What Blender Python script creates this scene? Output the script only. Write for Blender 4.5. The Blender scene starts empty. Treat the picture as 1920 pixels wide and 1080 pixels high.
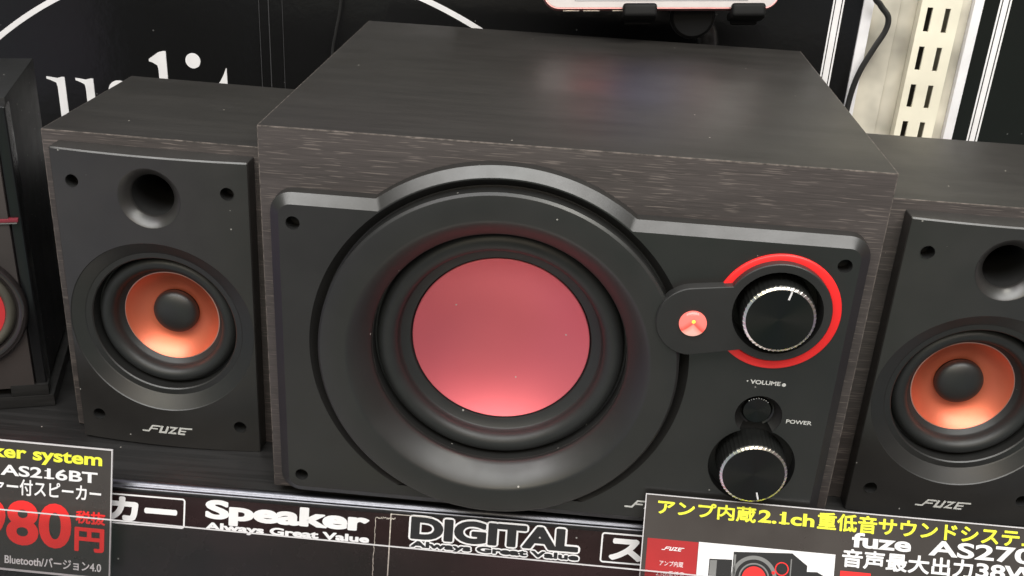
import bpy, bmesh, math, random
from mathutils import Vector, Matrix
from mathutils.geometry import tessellate_polygon
random.seed(7)
S = bpy.context.scene
COL = S.collection
PI = math.pi

# ------------------------------------------------------------------ camera, light, exposure
cam = bpy.data.cameras.new('camera'); cam_o = bpy.data.objects.new('camera', cam); COL.objects.link(cam_o)
R_ = Vector((0.9954952, 0.0776119, 0.0544591)); U_ = Vector((-0.0820839, 0.4180294, 0.9047174)); F_ = Vector((-0.0474514, 0.905112, -0.4225169))
M = Matrix((R_, U_, -F_)).transposed().to_4x4(); M.translation = (0.00013, -0.4712056, 0.3521776)
cam_o.matrix_world = M
cam.sensor_width = 36; cam.lens = 36.849; cam.clip_start = 0.01; cam.clip_end = 100
S.camera = cam_o
S.render.resolution_x, S.render.resolution_y = 1024, 576

world = bpy.data.worlds.new('World'); S.world = world; world.use_nodes = True
wb = world.node_tree.nodes['Background']
wb.inputs[1].default_value = 1.0
# the shop around: pale floor, dim mottled shelves at eye level, lighter ceiling; brighter to the left
wn, wl = world.node_tree.nodes, world.node_tree.links
wt = wn.new('ShaderNodeTexCoord'); wsep = wn.new('ShaderNodeSeparateXYZ'); wl.new(wt.outputs['Generated'], wsep.inputs[0])
wmr = wn.new('ShaderNodeMapRange'); wmr.inputs[1].default_value = -1; wmr.inputs[2].default_value = 1; wl.new(wsep.outputs[2], wmr.inputs[0])
wr = wn.new('ShaderNodeValToRGB'); we = wr.color_ramp.elements
for _ in range(4): we.new(0.5)
for el, (p_, c_) in zip(we, [(0.03, (1.0, 0.90, 0.84)), (0.17, (0.30, 0.275, 0.27)), (0.28, (0.29, 0.26, 0.31)), (0.47, (0.17, 0.155, 0.15)), (0.60, (0.20, 0.19, 0.19)), (1.0, (0.34, 0.34, 0.34))]):
    el.position = p_; el.color = (*c_, 1)
wl.new(wmr.outputs[0], wr.inputs[0])
wno = wn.new('ShaderNodeTexNoise'); wno.inputs['Scale'].default_value = 1.7; wno.inputs['Detail'].default_value = 2; wl.new(wt.outputs['Generated'], wno.inputs['Vector'])
wm1 = wn.new('ShaderNodeMix'); wm1.data_type = 'RGBA'; wm1.blend_type = 'OVERLAY'; wm1.inputs[0].default_value = 0.9; wl.new(wr.outputs[0], wm1.inputs[6]); wl.new(wno.outputs['Color'], wm1.inputs[7])
wx = wn.new('ShaderNodeMapRange'); wx.inputs[1].default_value = -0.7; wx.inputs[2].default_value = 0.6; wx.inputs[3].default_value = 1.45; wx.inputs[4].default_value = 0.75; wl.new(wsep.outputs[0], wx.inputs[0])
wm2 = wn.new('ShaderNodeMix'); wm2.data_type = 'RGBA'; wm2.blend_type = 'MULTIPLY'; wm2.inputs[0].default_value = 1.0; wl.new(wm1.outputs[2], wm2.inputs[6]); wl.new(wx.outputs[0], wm2.inputs[7])
wl.new(wm2.outputs[2], wb.inputs[0])

def area(name, loc, target, sx, sy, power, col=(1, 0.985, 0.96)):
    l = bpy.data.lights.new(name, 'AREA'); l.shape = 'RECTANGLE'; l.size = sx; l.size_y = sy; l.energy = power; l.color = col
    o = bpy.data.objects.new(name, l); COL.objects.link(o); o.location = loc
    o.rotation_euler = (Vector(target) - Vector(loc)).to_track_quat('-Z', 'Y').to_euler()
    return o
# the shop's ceiling tubes: one row above the shelf, rows further out over the aisle
area('ceiling_panel_near', (-0.1, -1.15, 1.9), (-0.05, -0.4, 0), 3.4, 0.9, 72)
area('ceiling_tube_far', (-0.4, -3.4, 2.1), (-0.2, -1.5, 0.2), 3.5, 0.5, 34, (1, 0.86, 0.62))
area('shelf_lamp', (0.42, -0.02, 0.85), (0.27, 0.25, 0.15), 0.5, 0.06, 4.6, (1, 0.96, 0.86))

S.view_settings.view_transform = 'Standard'; S.view_settings.look = 'None'
S.view_settings.exposure = 0; S.view_settings.gamma = 1; S.view_settings.use_curve_mapping = False
S.cycles.max_bounces = 8; S.cycles.use_denoising = True
try: S.cycles.denoiser = 'OPENIMAGEDENOISE'
except Exception: pass

# ------------------------------------------------------------------ materials
def newmat(name):
    m = bpy.data.materials.new(name); m.use_nodes = True
    n = m.node_tree.nodes; l = m.node_tree.links
    return m, n, l, n['Principled BSDF']
def coords(n, l, scale):
    tc = n.new('ShaderNodeTexCoord'); mp = n.new('ShaderNodeMapping'); mp.inputs['Scale'].default_value = scale
    l.new(tc.outputs['Object'], mp.inputs['Vector']); return mp.outputs['Vector']
def noise(n, l, scale, detail=3, rough=0.5, vec=(1, 1, 1)):
    t = n.new('ShaderNodeTexNoise'); t.inputs['Scale'].default_value = scale; t.inputs['Detail'].default_value = detail
    t.inputs['Roughness'].default_value = rough; l.new(coords(n, l, vec), t.inputs['Vector']); return t.outputs['Fac']
def ramp(n, l, fac, stops):
    r = n.new('ShaderNodeValToRGB'); e = r.color_ramp.elements
    while len(e) < len(stops): e.new(0.5)
    for el, (p, c) in zip(e, stops):
        el.position = p; el.color = (c, c, c, 1) if isinstance(c, (int, float)) else (*c, 1)
    l.new(fac, r.inputs['Fac']); return r.outputs['Color']
def mix(n, l, fac, a, b, blend='MIX'):
    m = n.new('ShaderNodeMix'); m.data_type = 'RGBA'; m.blend_type = blend
    for k, v in ((0, fac), (6, a), (7, b)):
        if hasattr(v, 'default_value') or hasattr(v, 'links'): l.new(v, m.inputs[k])
        elif isinstance(v, (int, float)): m.inputs[k].default_value = v
        else: m.inputs[k].default_value = (*v, 1)
    return m.outputs[2]
def dust(n, l, density=0.5, size=0.18, scale=260):
    """sparse pale specks of dust lying on the surface: 0/1 mask"""
    v = n.new('ShaderNodeTexVoronoi'); v.inputs['Scale'].default_value = scale; l.new(coords(n, l, (1, 1, 1)), v.inputs['Vector'])
    a = n.new('ShaderNodeMath'); a.operation = 'LESS_THAN'; a.inputs[1].default_value = size; l.new(v.outputs['Distance'], a.inputs[0])
    sep = n.new('ShaderNodeSeparateColor'); l.new(v.outputs['Color'], sep.inputs[0])
    b = n.new('ShaderNodeMath'); b.operation = 'LESS_THAN'; b.inputs[1].default_value = density; l.new(sep.outputs[0], b.inputs[0])
    c = n.new('ShaderNodeMath'); c.operation = 'MULTIPLY'; l.new(a.outputs[0], c.inputs[0]); l.new(b.outputs[0], c.inputs[1])
    return c.outputs[0]
def bump(n, l, h, strength, dist=0.0005):
    b = n.new('ShaderNodeBump'); b.inputs['Strength'].default_value = strength; b.inputs['Distance'].default_value = dist
    l.new(h, b.inputs['Height']); return b.outputs['Normal']

def plastic(name, col, rough=0.45, grain=0.05, dusty=0.03, spec=0.5, var=0.25, gscale=2600):
    m, n, l, p = newmat(name)
    v = ramp(n, l, noise(n, l, 14, 4, 0.6), [(0.3, tuple(c * (1 - var) for c in col)), (0.7, tuple(c * (1 + var) for c in col))])
    if dusty: v = mix(n, l, dust(n, l, dusty, 0.11, 210), v, (0.34, 0.33, 0.31))
    l.new(v, p.inputs['Base Color'])
    rr = ramp(n, l, noise(n, l, 45, 4, 0.6), [(0.3, rough - 0.05), (0.7, rough + 0.06)])
    l.new(rr, p.inputs['Roughness']); p.inputs['Specular IOR Level'].default_value = spec
    if grain: l.new(bump(n, l, noise(n, l, gscale, 2), grain, 0.0002), p.inputs['Normal'])
    return m
def simple(name, col, rough=0.5, metal=0.0, spec=0.5, var=0.06, scale=60, emit=0.0):
    m, n, l, p = newmat(name)
    v = ramp(n, l, noise(n, l, scale, 3), [(0.3, tuple(c * (1 - var) for c in col)), (0.7, tuple(min(1, c * (1 + var)) for c in col))])
    l.new(v, p.inputs['Base Color']); p.inputs['Roughness'].default_value = rough; p.inputs['Metallic'].default_value = metal
    p.inputs['Specular IOR Level'].default_value = spec
    if emit:
        p.inputs['Emission Color'].default_value = (*col, 1); p.inputs['Emission Strength'].default_value = emit
    return m
def wood(name, base, streak, rough, amount, fl=75, fz=900, thr=0.60, relief=0.16, dusty=0.02):
    """dark foil wood: short pale pore dashes that run along local x"""
    m, n, l, p = newmat(name)
    base_v = ramp(n, l, noise(n, l, 1, 4, 0.6, (12, 90, 90)), [(0.3, tuple(c * 0.82 for c in base)), (0.7, tuple(c * 1.2 for c in base))])
    fine = ramp(n, l, noise(n, l, 1, 3, 0.6, (30, 1500, 1500)), [(0.35, 0.8), (0.65, 1.15)])
    base_v = mix(n, l, 1.0, base_v, fine, 'MULTIPLY')
    d = ramp(n, l, noise(n, l, 1, 1.5, 0.45, (fl, fz, fz)), [(thr, 0.0), (thr + 0.05, 1.0)])
    cl = ramp(n, l, noise(n, l, 32, 2), [(0.30, 0.45), (0.62, 1.0)])
    dm = mix(n, l, 1.0, d, cl, 'MULTIPLY')
    am = n.new('ShaderNodeMath'); am.operation = 'MULTIPLY'; am.inputs[1].default_value = amount; l.new(dm, am.inputs[0])
    c = mix(n, l, am.outputs[0], base_v, streak)
    if dusty: c = mix(n, l, dust(n, l, dusty, 0.10, 240), c, (0.40, 0.37, 0.33))
    l.new(c, p.inputs['Base Color'])
    rr = ramp(n, l, noise(n, l, 20, 4), [(0.3, rough - 0.05), (0.7, rough + 0.06)]); l.new(rr, p.inputs['Roughness'])
    l.new(bump(n, l, noise(n, l, 1, 3, 0.6, (60, 1100, 1100)), relief, 0.0003), p.inputs['Normal'])
    return m

M_WOODF = wood('dark_wood_front', (0.058, 0.049, 0.047), (0.20, 0.168, 0.152), 0.50, 0.62, fl=60, fz=1600, thr=0.60)
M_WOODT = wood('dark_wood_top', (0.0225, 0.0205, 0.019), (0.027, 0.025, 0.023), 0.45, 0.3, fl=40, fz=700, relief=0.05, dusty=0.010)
M_EDGE = simple('worn_foil_edge', (0.095, 0.080, 0.072), 0.6, var=0.7, scale=300)
M_SHELF = wood('black_shelf_wood', (0.014, 0.0135, 0.0135), (0.026, 0.025, 0.025), 0.42, 0.6, fl=9, fz=260, thr=0.52, dusty=0.05)
M_PLATE = plastic('black_satin_plastic', (0.0145, 0.014, 0.0135), 0.34, spec=0.85)
M_BAFFLE = plastic('charcoal_plastic', (0.024, 0.0225, 0.0215), 0.36, spec=0.8)
M_RING = plastic('trim_ring_plastic', (0.0165, 0.0165, 0.016), 0.41, spec=0.72)
M_RUBBER = plastic('black_rubber', (0.020, 0.021, 0.021), 0.46, 0.15, 0.012)
M_CONEBLK = plastic('charcoal_paper_cone', (0.018, 0.0185, 0.018), 0.42, 0.05, 0.01, 0.8)
M_DARK = simple('black_recess', (0.012, 0.012, 0.012), 0.6)
M_POD = plastic('matt_black_pod', (0.021, 0.021, 0.021), 0.47, 0.2, 0.02)
M_PRINT = simple('pale_grey_print', (0.62, 0.62, 0.60), 0.5)
M_WHITE = simple('white_print', (0.83, 0.82, 0.84), 0.5)
M_YELLOW = simple('yellow_print', (0.86, 0.86, 0.06), 0.5)
M_REDP = simple('red_print', (0.88, 0.030, 0.030), 0.5)
M_REDD = simple('dark_red_print', (0.40, 0.022, 0.025), 0.45)
M_REDRING = simple('red_accent_plastic', (0.86, 0.022, 0.022), 0.45, emit=0.12)  # faint glow added to the plastic to lift its red
M_CHROME = simple('brushed_aluminium', (0.17, 0.17, 0.19), 0.36, 1.0, scale=400, var=0.1)
M_SILVER = simple('bright_cut_metal', (0.92, 0.91, 0.88), 0.22, 1.0)
def anodised(name, col, rough):
    m, n, l, p = newmat(name)
    v = ramp(n, l, noise(n, l, 9, 3), [(0.3, tuple(c * 0.9 for c in col)), (0.7, tuple(min(1, c * 1.08) for c in col))])
    v = mix(n, l, dust(n, l, 0.02, 0.13, 240), v, (0.75, 0.6, 0.55))
    l.new(v, p.inputs['Base Color']); p.inputs['Metallic'].default_value = 0.68; p.inputs['Coat Weight'].default_value = 0.5; p.inputs['Coat Roughness'].default_value = 0.30; p.inputs['Roughness'].default_value = rough
    l.new(bump(n, l, noise(n, l, 3200, 2), 0.25, 0.0002), p.inputs['Normal'])
    return m
M_DOME = anodised('anodised_rose_red', (0.90, 0.185, 0.225), 0.44)
M_CONE = anodised('anodised_orange_red', (0.88, 0.21, 0.11), 0.42)
M_CONEEDGE = simple('pale_copper_edge', (0.75, 0.42, 0.36), 0.4, 0.6)
def knobface(name):
    m, n, l, p = newmat(name)
    p.inputs['Base Color'].default_value = (0.055, 0.053, 0.053, 1); p.inputs['Metallic'].default_value = 1.0; p.inputs['Roughness'].default_value = 0.27
    p.inputs['Anisotropic'].default_value = 0.85
    t = n.new('ShaderNodeTangent'); t.direction_type = 'RADIAL'; t.axis = 'Y'; l.new(t.outputs[0], p.inputs['Tangent'])
    return m
M_KNOBF = knobface('spun_black_metal')
M_KNOBS = simple('black_metal_side', (0.022, 0.023, 0.022), 0.33, 0.5)
M_GLOSS = simple('glossy_black', (0.010, 0.010, 0.011), 0.22)
def panelmat():
    m, n, l, p = newmat('glossy_black_film')
    v = ramp(n, l, noise(n, l, 6, 3), [(0.3, (0.0065, 0.0066, 0.0068)), (0.7, (0.010, 0.010, 0.0105))])
    v = mix(n, l, dust(n, l, 0.06, 0.12, 200), v, (0.10, 0.10, 0.10)); l.new(v, p.inputs['Base Color'])
    p.inputs['Roughness'].default_value = 0.22; p.inputs['Specular IOR Level'].default_value = 0.4
    l.new(bump(n, l, noise(n, l, 120, 4, 0.6), 0.35, 0.0006), p.inputs['Normal'])
    return m
M_PANEL = panelmat()
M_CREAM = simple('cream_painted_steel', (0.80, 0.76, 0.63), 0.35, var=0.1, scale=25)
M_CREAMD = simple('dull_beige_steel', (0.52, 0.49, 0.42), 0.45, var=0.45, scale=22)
M_TRIMW = simple('white_plastic_edge', (0.80, 0.79, 0.82), 0.4)
M_CORD = simple('black_cord_sheath', (0.018, 0.018, 0.018), 0.4)
M_PHONEB = simple('rose_gold_aluminium', (0.75, 0.36, 0.36), 0.35, 0.7)
M_PHONEW = simple('white_phone_glass', (0.46, 0.43, 0.43), 0.15)
M_SLOT = simple('bright_button_metal', (0.95, 0.88, 0.80), 0.25, 0.3)
M_HOLD = plastic('black_holder_plastic', (0.005, 0.005, 0.0053), 0.55, 0.05, 0.0, 0.15)
M_CARD = plastic('dark_printed_card', (0.050, 0.044, 0.041), 0.30, 0.0, 0.01, 0.5, 0.25)
M_LABEL = plastic('dark_label_paper', (0.022, 0.0115, 0.012), 0.25, 0.0, 0.02, 0.4, 0.4)
M_TEAR = simple('torn_paper_edge', (0.50, 0.45, 0.40), 0.7, var=0.4, scale=500)
M_BEAD = simple('clear_plastic_edge', (0.62, 0.60, 0.62), 0.25)
M_GREYP = simple('grey_picture_ink', (0.20, 0.20, 0.20), 0.5)
M_BLKP = simple('black_picture_ink', (0.018, 0.018, 0.02), 0.5)
def clear():
    m, n, l, p = newmat('clear_acrylic'); out = n['Material Output']
    tr = n.new('ShaderNodeBsdfTransparent'); tr.inputs[0].default_value = (0.95, 0.94, 0.95, 1)
    gl = n.new('ShaderNodeBsdfGlossy'); gl.inputs['Roughness'].default_value = 0.06
    fr = n.new('ShaderNodeFresnel'); fr.inputs['IOR'].default_value = 1.49
    mx = n.new('ShaderNodeMixShader'); l.new(fr.outputs[0], mx.inputs[0]); l.new(tr.outputs[0], mx.inputs[1]); l.new(gl.outputs[0], mx.inputs[2])
    l.new(mx.outputs[0], out.inputs['Surface']); return m
M_CLEAR = clear()
def screenmat():
    """what the lit phone shows: white foot, red / blue / dark red pictures above it"""
    m, n, l, p = newmat('lit_phone_screen')
    tc = n.new('ShaderNodeTexCoord'); sp = n.new('ShaderNodeSeparateXYZ'); l.new(tc.outputs['Object'], sp.inputs[0])
    mr = n.new('ShaderNodeMapRange'); l.new(sp.outputs[0], mr.inputs[0]); mr.inputs[1].default_value = -0.07; mr.inputs[2].default_value = 0.07
    c = ramp(n, l, mr.outputs[0], [(0.0, (0.10, 0.10, 0.11)), (0.16, (0.55, 0.03, 0.03)), (0.30, (0.50, 0.03, 0.04)), (0.36, (0.05, 0.06, 0.34)), (0.66, (0.04, 0.05, 0.26)), (0.74, (0.30, 0.02, 0.03)), (1.0, (0.10, 0.08, 0.08))])
    g = n.new('ShaderNodeMath'); g.operation = 'LESS_THAN'; g.inputs[1].default_value = -0.0325; l.new(sp.outputs[1], g.inputs[0])
    c = mix(n, l, g.outputs[0], c, (0.55, 0.52, 0.52))
    p.inputs['Base Color'].default_value = (0.02, 0.02, 0.02, 1); p.inputs['Roughness'].default_value = 0.1
    l.new(c, p.inputs['Emission Color']); p.inputs['Emission Strength'].default_value = 1.5
    return m
M_SCREEN = screenmat()
def ledmat():
    m, n, l, p = newmat('lit_red_lens')
    tc = n.new('ShaderNodeTexCoord'); sp = n.new('ShaderNodeSeparateXYZ'); l.new(tc.outputs['Object'], sp.inputs[0])
    ab = n.new('ShaderNodeMath'); ab.operation = 'ABSOLUTE'; l.new(sp.outputs[0], ab.inputs[0])
    ad = n.new('ShaderNodeMath'); ad.operation = 'ADD'; l.new(ab.outputs[0], ad.inputs[0]); l.new(sp.outputs[2], ad.inputs[1])
    f = n.new('ShaderNodeMapRange'); f.inputs[1].default_value = -0.006; f.inputs[2].default_value = 0.006; l.new(ad.outputs[0], f.inputs[0])
    c = ramp(n, l, f.outputs[0], [(0.30, (1.0, 0.62, 0.50)), (0.52, (1.0, 0.40, 0.30)), (0.60, (1.0, 0.10, 0.06)), (0.85, (1.0, 0.28, 0.22))])
    p.inputs['Base Color'].default_value = (0.5, 0.05, 0.05, 1); p.inputs['Roughness'].default_value = 0.12
    l.new(c, p.inputs['Emission Color']); p.inputs['Emission Strength'].default_value = 0.85
    return m
M_LED = ledmat()
M_LEDCORE = simple('yellow_lamp_core', (1.0, 0.62, 0.08), 0.3, emit=1.0)

# ------------------------------------------------------------------ object helpers
def link(name, me, mats, parent=None, mw=None):
    o = bpy.data.objects.new(name, me); COL.objects.link(o)
    if not isinstance(mats, (list, tuple)): mats = [mats]
    for m in mats: me.materials.append(m)
    if parent is not None: o.parent = parent
    if mw is not None: o.matrix_local = mw
    return o
def obj(name, bm, mats, parent=None, mw=None, smooth=35, recalc=True):
    if recalc: bmesh.ops.recalc_face_normals(bm, faces=bm.faces)
    me = bpy.data.meshes.new(name); bm.to_mesh(me); bm.free()
    if smooth:
        me.polygons.foreach_set('use_smooth', [True] * len(me.polygons)); me.set_sharp_from_angle(angle=math.radians(smooth))
    return link(name, me, mats, parent, mw)
def thing(name, label, cat, mw, group=None, kind=None):
    o = bpy.data.objects.new(name, None); COL.objects.link(o); o.empty_display_size = 0.02; o.matrix_world = mw
    return tag(o, label, cat, group, kind)
def tag(o, label, cat, group=None, kind=None):
    o['label'] = label; o['category'] = cat
    if group: o['group'] = group
    if kind: o['kind'] = kind
    return o
def T(x, y, z): return Matrix.Translation((x, y, z))
def frame(P, yaw, tilt):
    """local x right, local y up the sheet, local z towards the viewer"""
    u = Vector((math.cos(yaw), math.sin(yaw), 0)); h = Vector((-math.sin(yaw), math.cos(yaw), 0))
    v = h * math.sin(tilt) + Vector((0, 0, 1)) * math.cos(tilt); w = u.cross(v)
    m = Matrix((u, v, w)).transposed().to_4x4(); m.translation = P; return m
def box(bm, x0, x1, y0, y1, z0, z1, bev=0.0, seg=2, mat=0, bmat=-1):
    r = bmesh.ops.create_cube(bm, size=1, matrix=Matrix.Translation(((x0 + x1) / 2, (y0 + y1) / 2, (z0 + z1) / 2)) @ Matrix.Diagonal((x1 - x0, y1 - y0, z1 - z0, 1)))
    fs = set(f for v in r['verts'] for f in v.link_faces)
    for f in fs: f.material_index = mat
    if bev:
        es = list(set(e for v in r['verts'] for e in v.link_edges))
        bmesh.ops.bevel(bm, geom=es, offset=bev, segments=seg, profile=0.6, affect='EDGES', clamp_overlap=True, material=bmat)
    return bm
def lathe(bm, prof, cx=0.0, cz=0.0, seg=128, a0=0.0, a1=2 * PI, mats=None, keep=None):
    """profile of (radius, y) turned about a y axis through (cx, cz)"""
    full = abs(a1 - a0 - 2 * PI) < 1e-6; N = seg if full else seg + 1
    rows = []
    for (r, y) in prof:
        if r <= 1e-7: rows.append([bm.verts.new((cx, y, cz))]); continue
        rows.append([bm.verts.new((cx + r * math.cos(a0 + (a1 - a0) * i / seg), y, cz + r * math.sin(a0 + (a1 - a0) * i / seg))) for i in range(N)])
    for k in range(len(rows) - 1):
        A, B = rows[k], rows[k + 1]
        for i in range(seg):
            j = (i + 1) % N if full else i + 1
            if len(A) == 1 and len(B) == 1: continue
            vs = [A[0], B[i], B[j]] if len(A) == 1 else ([A[i], A[j], B[0]] if len(B) == 1 else [A[i], A[j], B[j], B[i]])
            if keep and not all(keep(v.co) for v in vs): continue
            f = bm.faces.new(vs)
            if mats: f.material_index = mats[k]
    return bm
def tess(bm, loops, fn, mat=0):
    """fill 2D loops (outer first, then holes); fn maps (a, b) to a point"""
    tr = tessellate_polygon([[Vector((a, b, 0)) for a, b in lp] for lp in loops])
    vs = [bm.verts.new(fn(a, b)) for lp in loops for a, b in lp]
    for t in tr:
        try: f = bm.faces.new([vs[i] for i in t]); f.material_index = mat
        except ValueError: pass
    out, k = [], 0
    for lp in loops: out.append(vs[k:k + len(lp)]); k += len(lp)
    return out
def strip(bm, A, B, mat=0, closed=True):
    n = len(A)
    for i in range(n if closed else n - 1):
        j = (i + 1) % n
        try: f = bm.faces.new([A[i], A[j], B[j], B[i]]); f.material_index = mat
        except ValueError: pass
def prism(bm, loops, w0, w1, fn, mat=0):
    """solid slab between depths w0 and w1 from 2D loops; fn(a, b, w)"""
    A = tess(bm, loops, lambda a, b: fn(a, b, w1), mat)
    B = tess(bm, loops, lambda a, b: fn(a, b, w0), mat)
    for a, b in zip(A, B): strip(bm, a, b, mat)
    return bm
XZ = lambda a, b, w: (a, w, b)
XY = lambda a, b, w: (a, b, w)
def circle(cx, cy, r, n=48, a0=0.0, a1=2 * PI, end=False):
    N = n if not end else n + 1
    return [(cx + r * math.cos(a0 + (a1 - a0) * i / n), cy + r * math.sin(a0 + (a1 - a0) * i / n)) for i in range(N)]
def rrect(x0, x1, y0, y1, r, n=8):
    pts = []
    for cx, cy, a in ((x1 - r, y0 + r, -PI / 2), (x1 - r, y1 - r, 0), (x0 + r, y1 - r, PI / 2), (x0 + r, y0 + r, PI)):
        pts += circle(cx, cy, r, n, a, a + PI / 2, True)
    return pts
def rect(x0, x1, y0, y1): return [(x0, y0), (x1, y0), (x1, y1), (x0, y1)]
def tube(bm, pts, rad, seg=10):
    pts = [Vector(p) for p in pts]; rows = []
    for i, p in enumerate(pts):
        d = (pts[min(i + 1, len(pts) - 1)] - pts[max(i - 1, 0)]).normalized()
        a = d.cross(Vector((0.13, 1, 0.07))).normalized(); b = d.cross(a)
        r = rad[i] if isinstance(rad, (list, tuple)) else rad
        rows.append([bm.verts.new(p + (a * math.cos(2 * PI * k / seg) + b * math.sin(2 * PI * k / seg)) * r) for k in range(seg)])
    for A, B in zip(rows, rows[1:]): strip(bm, A, B)
    bm.faces.new(rows[0]); bm.faces.new(rows[-1][::-1]); return bm
def spline(ctrl, n=8):
    P = [Vector(c) for c in ctrl]; P = [2 * P[0] - P[1]] + P + [2 * P[-1] - P[-2]]; out = []
    for i in range(1, len(P) - 2):
        for k in range(n):
            t = k / n; a, b, c, d = P[i - 1:i + 3]
            out.append(0.5 * ((2 * b) + (c - a) * t + (2 * a - 5 * b + 4 * c - d) * t * t + (3 * b - a - 3 * c + d) * t ** 3))
    out.append(P[-2]); return out

# ------------------------------------------------------------------ lettering
_fc = {}
def glyphs(body, bold=0.0):
    key = (body, bold)
    if key not in _fc:
        c = bpy.data.curves.new('lettering', 'FONT'); c.body = body; c.size = 1; c.offset = bold; c.resolution_u = 5
        o = bpy.data.objects.new('lettering', c); COL.objects.link(o); bpy.context.view_layer.update()
        me = bpy.data.meshes.new_from_object(o.evaluated_get(bpy.context.evaluated_depsgraph_get()))
        V = [(v.co.x, v.co.y) for v in me.vertices]; Fs = [tuple(p.vertices) for p in me.polygons]
        bpy.data.objects.remove(o); bpy.data.curves.remove(c); bpy.data.meshes.remove(me)
        xs = [v[0] for v in V]; ys = [v[1] for v in V]
        _fc[key] = (V, Fs, min(xs), max(xs), min(ys), max(ys))
    return _fc[key]
def tw(body, bold=0.0): g = glyphs(body, bold); return g[3] - g[2]
def letters(bm, body, u0, u1, v0, v1, w, bold=0.0, fn=XY, mat=0, shear=0.0, fat=0.0, fatx=None):
    """text scaled to the box u0..u1, v0..v1, printed as a thin raised layer"""
    if fat:                                          # heavy display face: the same word laid a few times, slightly shifted
        fx = fat if fatx is None else fatx
        for i in range(12):
            a = 2 * PI * i / 12; dx, dy = fx * math.cos(a), fat * math.sin(a)
            letters(bm, body, u0 + fx + dx, u1 - fx + dx, v0 + fat + dy, v1 - fat + dy, w + i * 0.000004, bold, fn, mat)
        return bm
    V, Fs, x0, x1, y0, y1 = glyphs(body, bold)
    sx = (u1 - u0) / (x1 - x0); sy = (v1 - v0) / (y1 - y0)
    vs = [bm.verts.new(fn(u0 + (x - x0) * sx + shear * (y - y0) * sy, v0 + (y - y0) * sy, w)) for x, y in V]
    for i, ch in enumerate(body):                    # a foot and a flag under and on each figure 1
        if ch == '1' and v1 - v0 > 0.004:
            xr = x0 + tw(body[:i + 1], bold); xm = xr - 0.055
            for a0, a1, b0, b1 in ((xm - 0.20, xm + 0.20, 0.0, 0.10), (xm - 0.19, xm, 0.50, 0.60)):
                bm.faces.new([bm.verts.new(fn(u0 + (x - x0) * sx, v0 + (y - y0) * sy, w + 0.000006)) for x, y in ((a0, b0), (a1, b0), (a1, b1), (a0, b1 + (0 if b0 == 0 else -0.05)))])
    made = []
    for f in Fs:
        try: q = bm.faces.new([vs[i] for i in f]); q.material_index = mat; made.append(q)
        except ValueError: pass
    return bm
def text(name, items, mat, parent, fn=XY, mw=None):
    for it in items:                                 # every printed line is a part of its own
        bm = bmesh.new(); letters(bm, *it[0], fn=fn, **(it[1] if len(it) > 1 else {}))
        o = obj(name, bm, mat, parent, mw, smooth=0, recalc=False)
    return o
def stroke(bm, pts, wd, w, fn, mat=0):
    P = [Vector(p) for p in pts]; L, R = [], []
    for i, p in enumerate(P):
        d0 = (P[i] - P[i - 1]).normalized() if i else (P[1] - P[0]).normalized()
        d1 = (P[i + 1] - P[i]).normalized() if i < len(P) - 1 else d0
        n0 = Vector((-d0.y, d0.x)); n1 = Vector((-d1.y, d1.x)); mtr = (n0 + n1).normalized(); k = min(2.2, 1 / max(0.3, mtr.dot(n0)))
        L.append(p + mtr * wd / 2 * k); R.append(p - mtr * wd / 2 * k)
    A = [bm.verts.new(fn(q.x, q.y, w)) for q in L]; B = [bm.verts.new(fn(q.x, q.y, w)) for q in R]
    strip(bm, A, B, mat, closed=False)
def logo_mark(bm, u0, v0, width, w, fn, dw=0.00003, mat=0):
    """slanted four-letter wordmark with a swept F and a long E"""
    s = width / 10.0; f2 = lambda a, b, ww: fn(u0 + a * s, v0 + b * s, ww)
    segs = [([(0, .2), (1.25, .2), (2.15, 1.5), (3.75, 1.5)], .34), ([(1.85, .85), (3.1, .85)], .30),
            ([(4.15, 1.66), (3.55, .22), (4.65, .22), (5.25, 1.66)], .42),
            ([(5.65, 1.48), (6.85, 1.48), (5.45, .22), (6.75, .22)], .40),
            ([(7.6, 1.50), (10, 1.50)], .34), ([(7.75, 1.66), (7.2, .05)], .42), ([(7.5, .85), (8.75, .85)], .30), ([(7.15, .20), (8.5, .20)], .36)]
    for i, (p, wd) in enumerate(segs): stroke(bm, p, wd, w + dw * i, f2, mat)

# ------------------------------------------------------------------ shelf, rail, labels
YAW = 0.016
shelf = thing('display_shelf', 'black wood grain shelf board with a bright metal front rail under the speakers', 'shelf', Matrix.Rotation(YAW, 4, 'Z'))
bm = bmesh.new(); box(bm, -0.62, 0.62, -0.0005, 0.292, -0.026, -0.0052, 0.0004); obj('shelf_board', bm, M_SHELF, shelf)
rail_prof = [(0.0005, -0.0051), (0.0005, -0.0030), (-0.0004, -0.0023), (-0.0022, -0.0021), (-0.0036, -0.0026), (-0.0044, -0.0035), (-0.0049, -0.0037), (-0.0054, -0.0034), (-0.0061, -0.0036), (-0.0064, -0.0044), (-0.0064, -0.0052), (-0.0058, -0.0056),
             (-0.0070, -0.0300), (-0.0210, -0.0640), (-0.0190, -0.0640), (0.0005, -0.0300)]
tl = math.tan(math.radians(18))
rail_prof = [(0.0005, -0.0051), (0.0005, -0.0032), (-0.0002, -0.0022), (-0.0016, -0.0017), (-0.0030, -0.0020), (-0.0040, -0.0029), (-0.0045, -0.0037), (-0.0050, -0.0038), (-0.0056, -0.0034), (-0.0063, -0.0036), (-0.0067, -0.0042), (-0.0067, -0.0050), (-0.0060, -0.0052),
             (-0.0060 - 0.060 * tl, -0.0652), (-0.0040 - 0.060 * tl, -0.0652), (-0.0010, -0.0120)]
bm = bmesh.new()
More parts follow.
